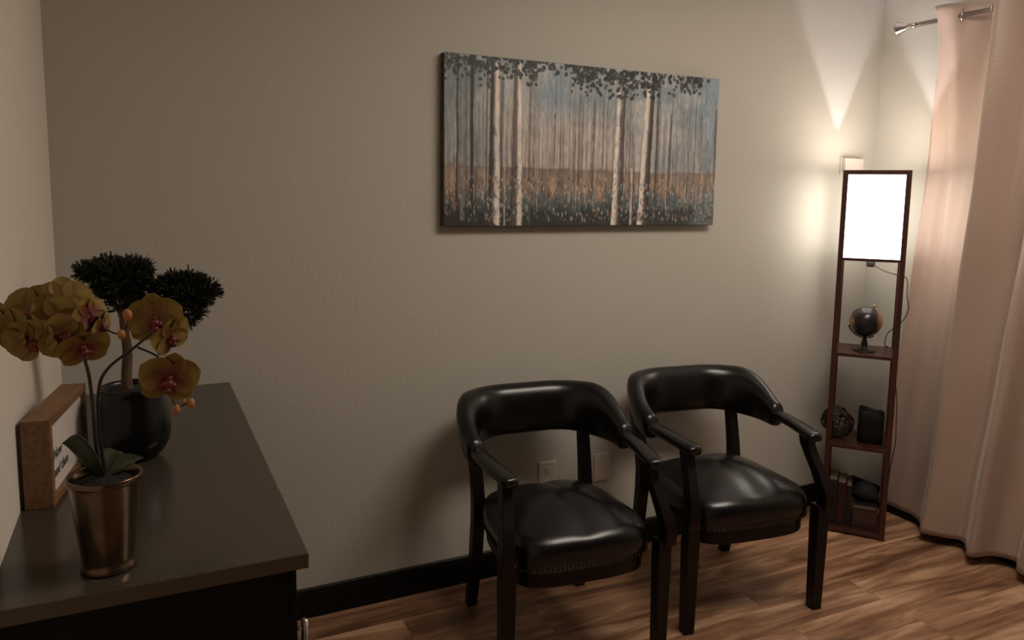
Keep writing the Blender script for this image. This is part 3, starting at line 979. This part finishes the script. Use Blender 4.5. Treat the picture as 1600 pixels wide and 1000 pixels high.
def flower(pos, face, roll, size, red=.5):
    z = Vector(face).normalized()
    x = Vector((0, 0, 1)).cross(z)
    if x.length < .1: x = Vector((1, 0, 0))
    x.normalize(); y = z.cross(x)
    Mo = Matrix((x, y, z)).transposed() @ Matrix.Rotation(radians(roll), 3, 'Z')
    bm = bmesh.new(); lay = bm.verts.layers.float_color.new('col')
    S = size / 2
    petal(bm, lay, 0, S, S * 1.0, .15 * S, Mo, red, 0)
    petal(bm, lay, radians(125), S * .95, S * .95, .12 * S, Mo, red, 0)
    petal(bm, lay, radians(-125), S * .95, S * .95, .12 * S, Mo, red, 0)
    petal(bm, lay, radians(68), S * 1.05, S * 1.35, -.08 * S, Mo, red, .002)
    petal(bm, lay, radians(-68), S * 1.05, S * 1.35, -.08 * S, Mo, red, .002)
    f = obj('flower', bm, M_petal, orc, smooth=True, loc=rel(pos))
    bm = bmesh.new()
    sphere(bm, Mo @ Vector((0, -.15 * S, .12 * S)), .2 * S, 10, (1, 1, 1))
    sphere(bm, Mo @ Vector((0, -.38 * S, .20 * S)), .15 * S, 10)
    sphere(bm, Mo @ Vector((.17 * S, -.18 * S, .16 * S)), .12 * S, 8); sphere(bm, Mo @ Vector((-.17 * S, -.18 * S, .16 * S)), .12 * S, 8)
    sphere(bm, Mo @ Vector((0, .08 * S, .14 * S)), .1 * S, 8)
    obj('lip', bm, M_lip, f, smooth=True)

for a_ in (((-.186, -1.195, 1.268), (-.75, -.6, -.1), 10, .078, .4), ((-.160, -1.180, 1.290), (-.3, -.9, .35), -15, .082, .35), ((-.160, -1.215, 1.252), (-.25, -.9, -.35), 30, .074, .5),
           ((-.118, -1.165, 1.304), (.1, -.8, .6), 0, .078, .35), ((-.128, -1.205, 1.278), (.05, -.95, .1), 40, .074, .5), ((-.118, -1.220, 1.256), (.15, -.95, -.25), 70, .068, .6), ((-.080, -1.195, 1.280), (.65, -.65, .1), 20, .062, 1.2),
           ((-.090, -1.215, 1.234), (.3, -.8, -.5), 10, .072, .8), ((-.066, -1.190, 1.262), (.85, -.35, -.1), 20, .052, 1.2),
           ((.014, -1.185, 1.268), (-.1, -.98, .12), 5, .084, .55), ((.036, -1.190, 1.240), (.6, -.65, -.3), 20, .072, .5), ((.031, -1.212, 1.172), (.1, -.95, -.15), -12, .090, .9)):
    flower(*a_)
for p, s_ in (((-.026, -1.20, 1.281), 1.0), ((-.036, -1.20, 1.249), .85), ((.041, -1.20, 1.115), .9), ((.064, -1.195, 1.122), .95), ((.052, -1.196, 1.128), .6)):
    bm = bmesh.new(); sphere(bm, rel(p), .0088 * s_, 14, (.85, .85, 1.15)); obj('bud', bm, M_bud, orc, smooth=True)

# ------------------------------------------------------------------ bonsai
BX, BY = -.034, -.655
bon = thing('potted_bonsai', 'small dark pine bonsai in round black pot behind the orchid', 'bonsai', (BX, BY, CZ))
obj('pot', lathe(bmesh.new(), [(.036, .0005), (.046, .0008), (.062, .014), (.074, .036), (.0775, .046), (.0775, .054), (.0795, .066), (.0785, .076), (.0785, .084), (.076, .096), (.0755, .106), (.071, .120), (.0705, .130), (.066, .146), (.067, .158), (.0695, .166), (.067, .170), (.063, .166), (.060, .152), (.02, .150)], 60), M_blackpot, bon, smooth=True)
obj('soil', lathe(bmesh.new(), [(.0605, .153), (.05, .160), (.02, .163), (.002, .164)], 28), M_soil, bon, smooth=True)
bm = bmesh.new()
tube(bm, [(-.008, 0, .15), (-.010, 0, .19), (-.006, .002, .25), (-.010, .0, .30), (-.012, 0, .36), (-.010, 0, .40)], lambda t: .013 - .006 * t, 12)
obj('trunk', bm, M_trunk, bon, smooth=True)
bm = bmesh.new()
tube(bm, [(-.008, 0, .31), (.03, -.005, .335), (.075, 0, .345), (.11, 0, .355)], lambda t: .007 - .004 * t, 10)
tube(bm, [(-.010, 0, .33), (-.035, .004, .37), (-.06, 0, .41)], lambda t: .006 - .003 * t, 10)
obj('branch', bm, M_trunk, bon, smooth=True)


def clump(name, blobs, n):
    bm = bmesh.new()
    r = random.Random(3 + n)
    for (c_, rad, cnt_) in blobs:
        for k in range(cnt_):
            d = Vector((r.gauss(0, 1), r.gauss(0, 1), r.gauss(0, 1))).normalized()
            rr = r.uniform(.35, 1.12) ** .6 * (1 + .14 * sin(9 * d.x + 3) * sin(8 * d.z + c_[0] * 40))
            p = Vector((c_[0] + d.x * rad[0] * rr, c_[1] + d.y * rad[1] * rr, c_[2] + d.z * rad[2] * rr))
            out = (d + Vector((0, 0, .55)) + Vector((r.gauss(0, .3), r.gauss(0, .3), r.gauss(0, .3)))).normalized()
            ln = r.uniform(.010, .024)
            # a tuft: a few short flat needles fanning round one stalk
            for q in range(4):
                dv = (out + Vector((r.gauss(0, .35), r.gauss(0, .35), r.gauss(0, .35)))).normalized()
                sd = dv.cross(Vector((r.gauss(0, 1), r.gauss(0, 1), r.gauss(0, 1)))).normalized() * .0016
                a0 = bm.verts.new(p - sd); a1 = bm.verts.new(p + sd); a2 = bm.verts.new(p + dv * ln + sd * .7); a3 = bm.verts.new(p + dv * ln - sd * .7)
                bm.faces.new((a0, a1, a2, a3))
    o = obj(name, bm, M_needle, bon)
    return o
def q(x, z, dy=0): return (x - BX, dy, z - CZ)
clump('foliage', [(q(-.050, 1.285), (.050, .048, .040), 620), (q(-.095, 1.297, -.005), (.030, .035, .020), 220), (q(-.020, 1.300, .005), (.030, .035, .022), 240), (q(-.045, 1.240), (.040, .035, .030), 260), (q(-.005, 1.262), (.03, .03, .022), 160)], 1)
clump('foliage', [(q(.085, 1.248), (.050, .042, .030), 480), (q(.125, 1.245), (.028, .032, .024), 240), (q(.085, 1.272), (.040, .032, .016), 200), (q(.092, 1.205), (.026, .026, .030), 220), (q(.045, 1.262), (.028, .028, .018), 140)], 2)
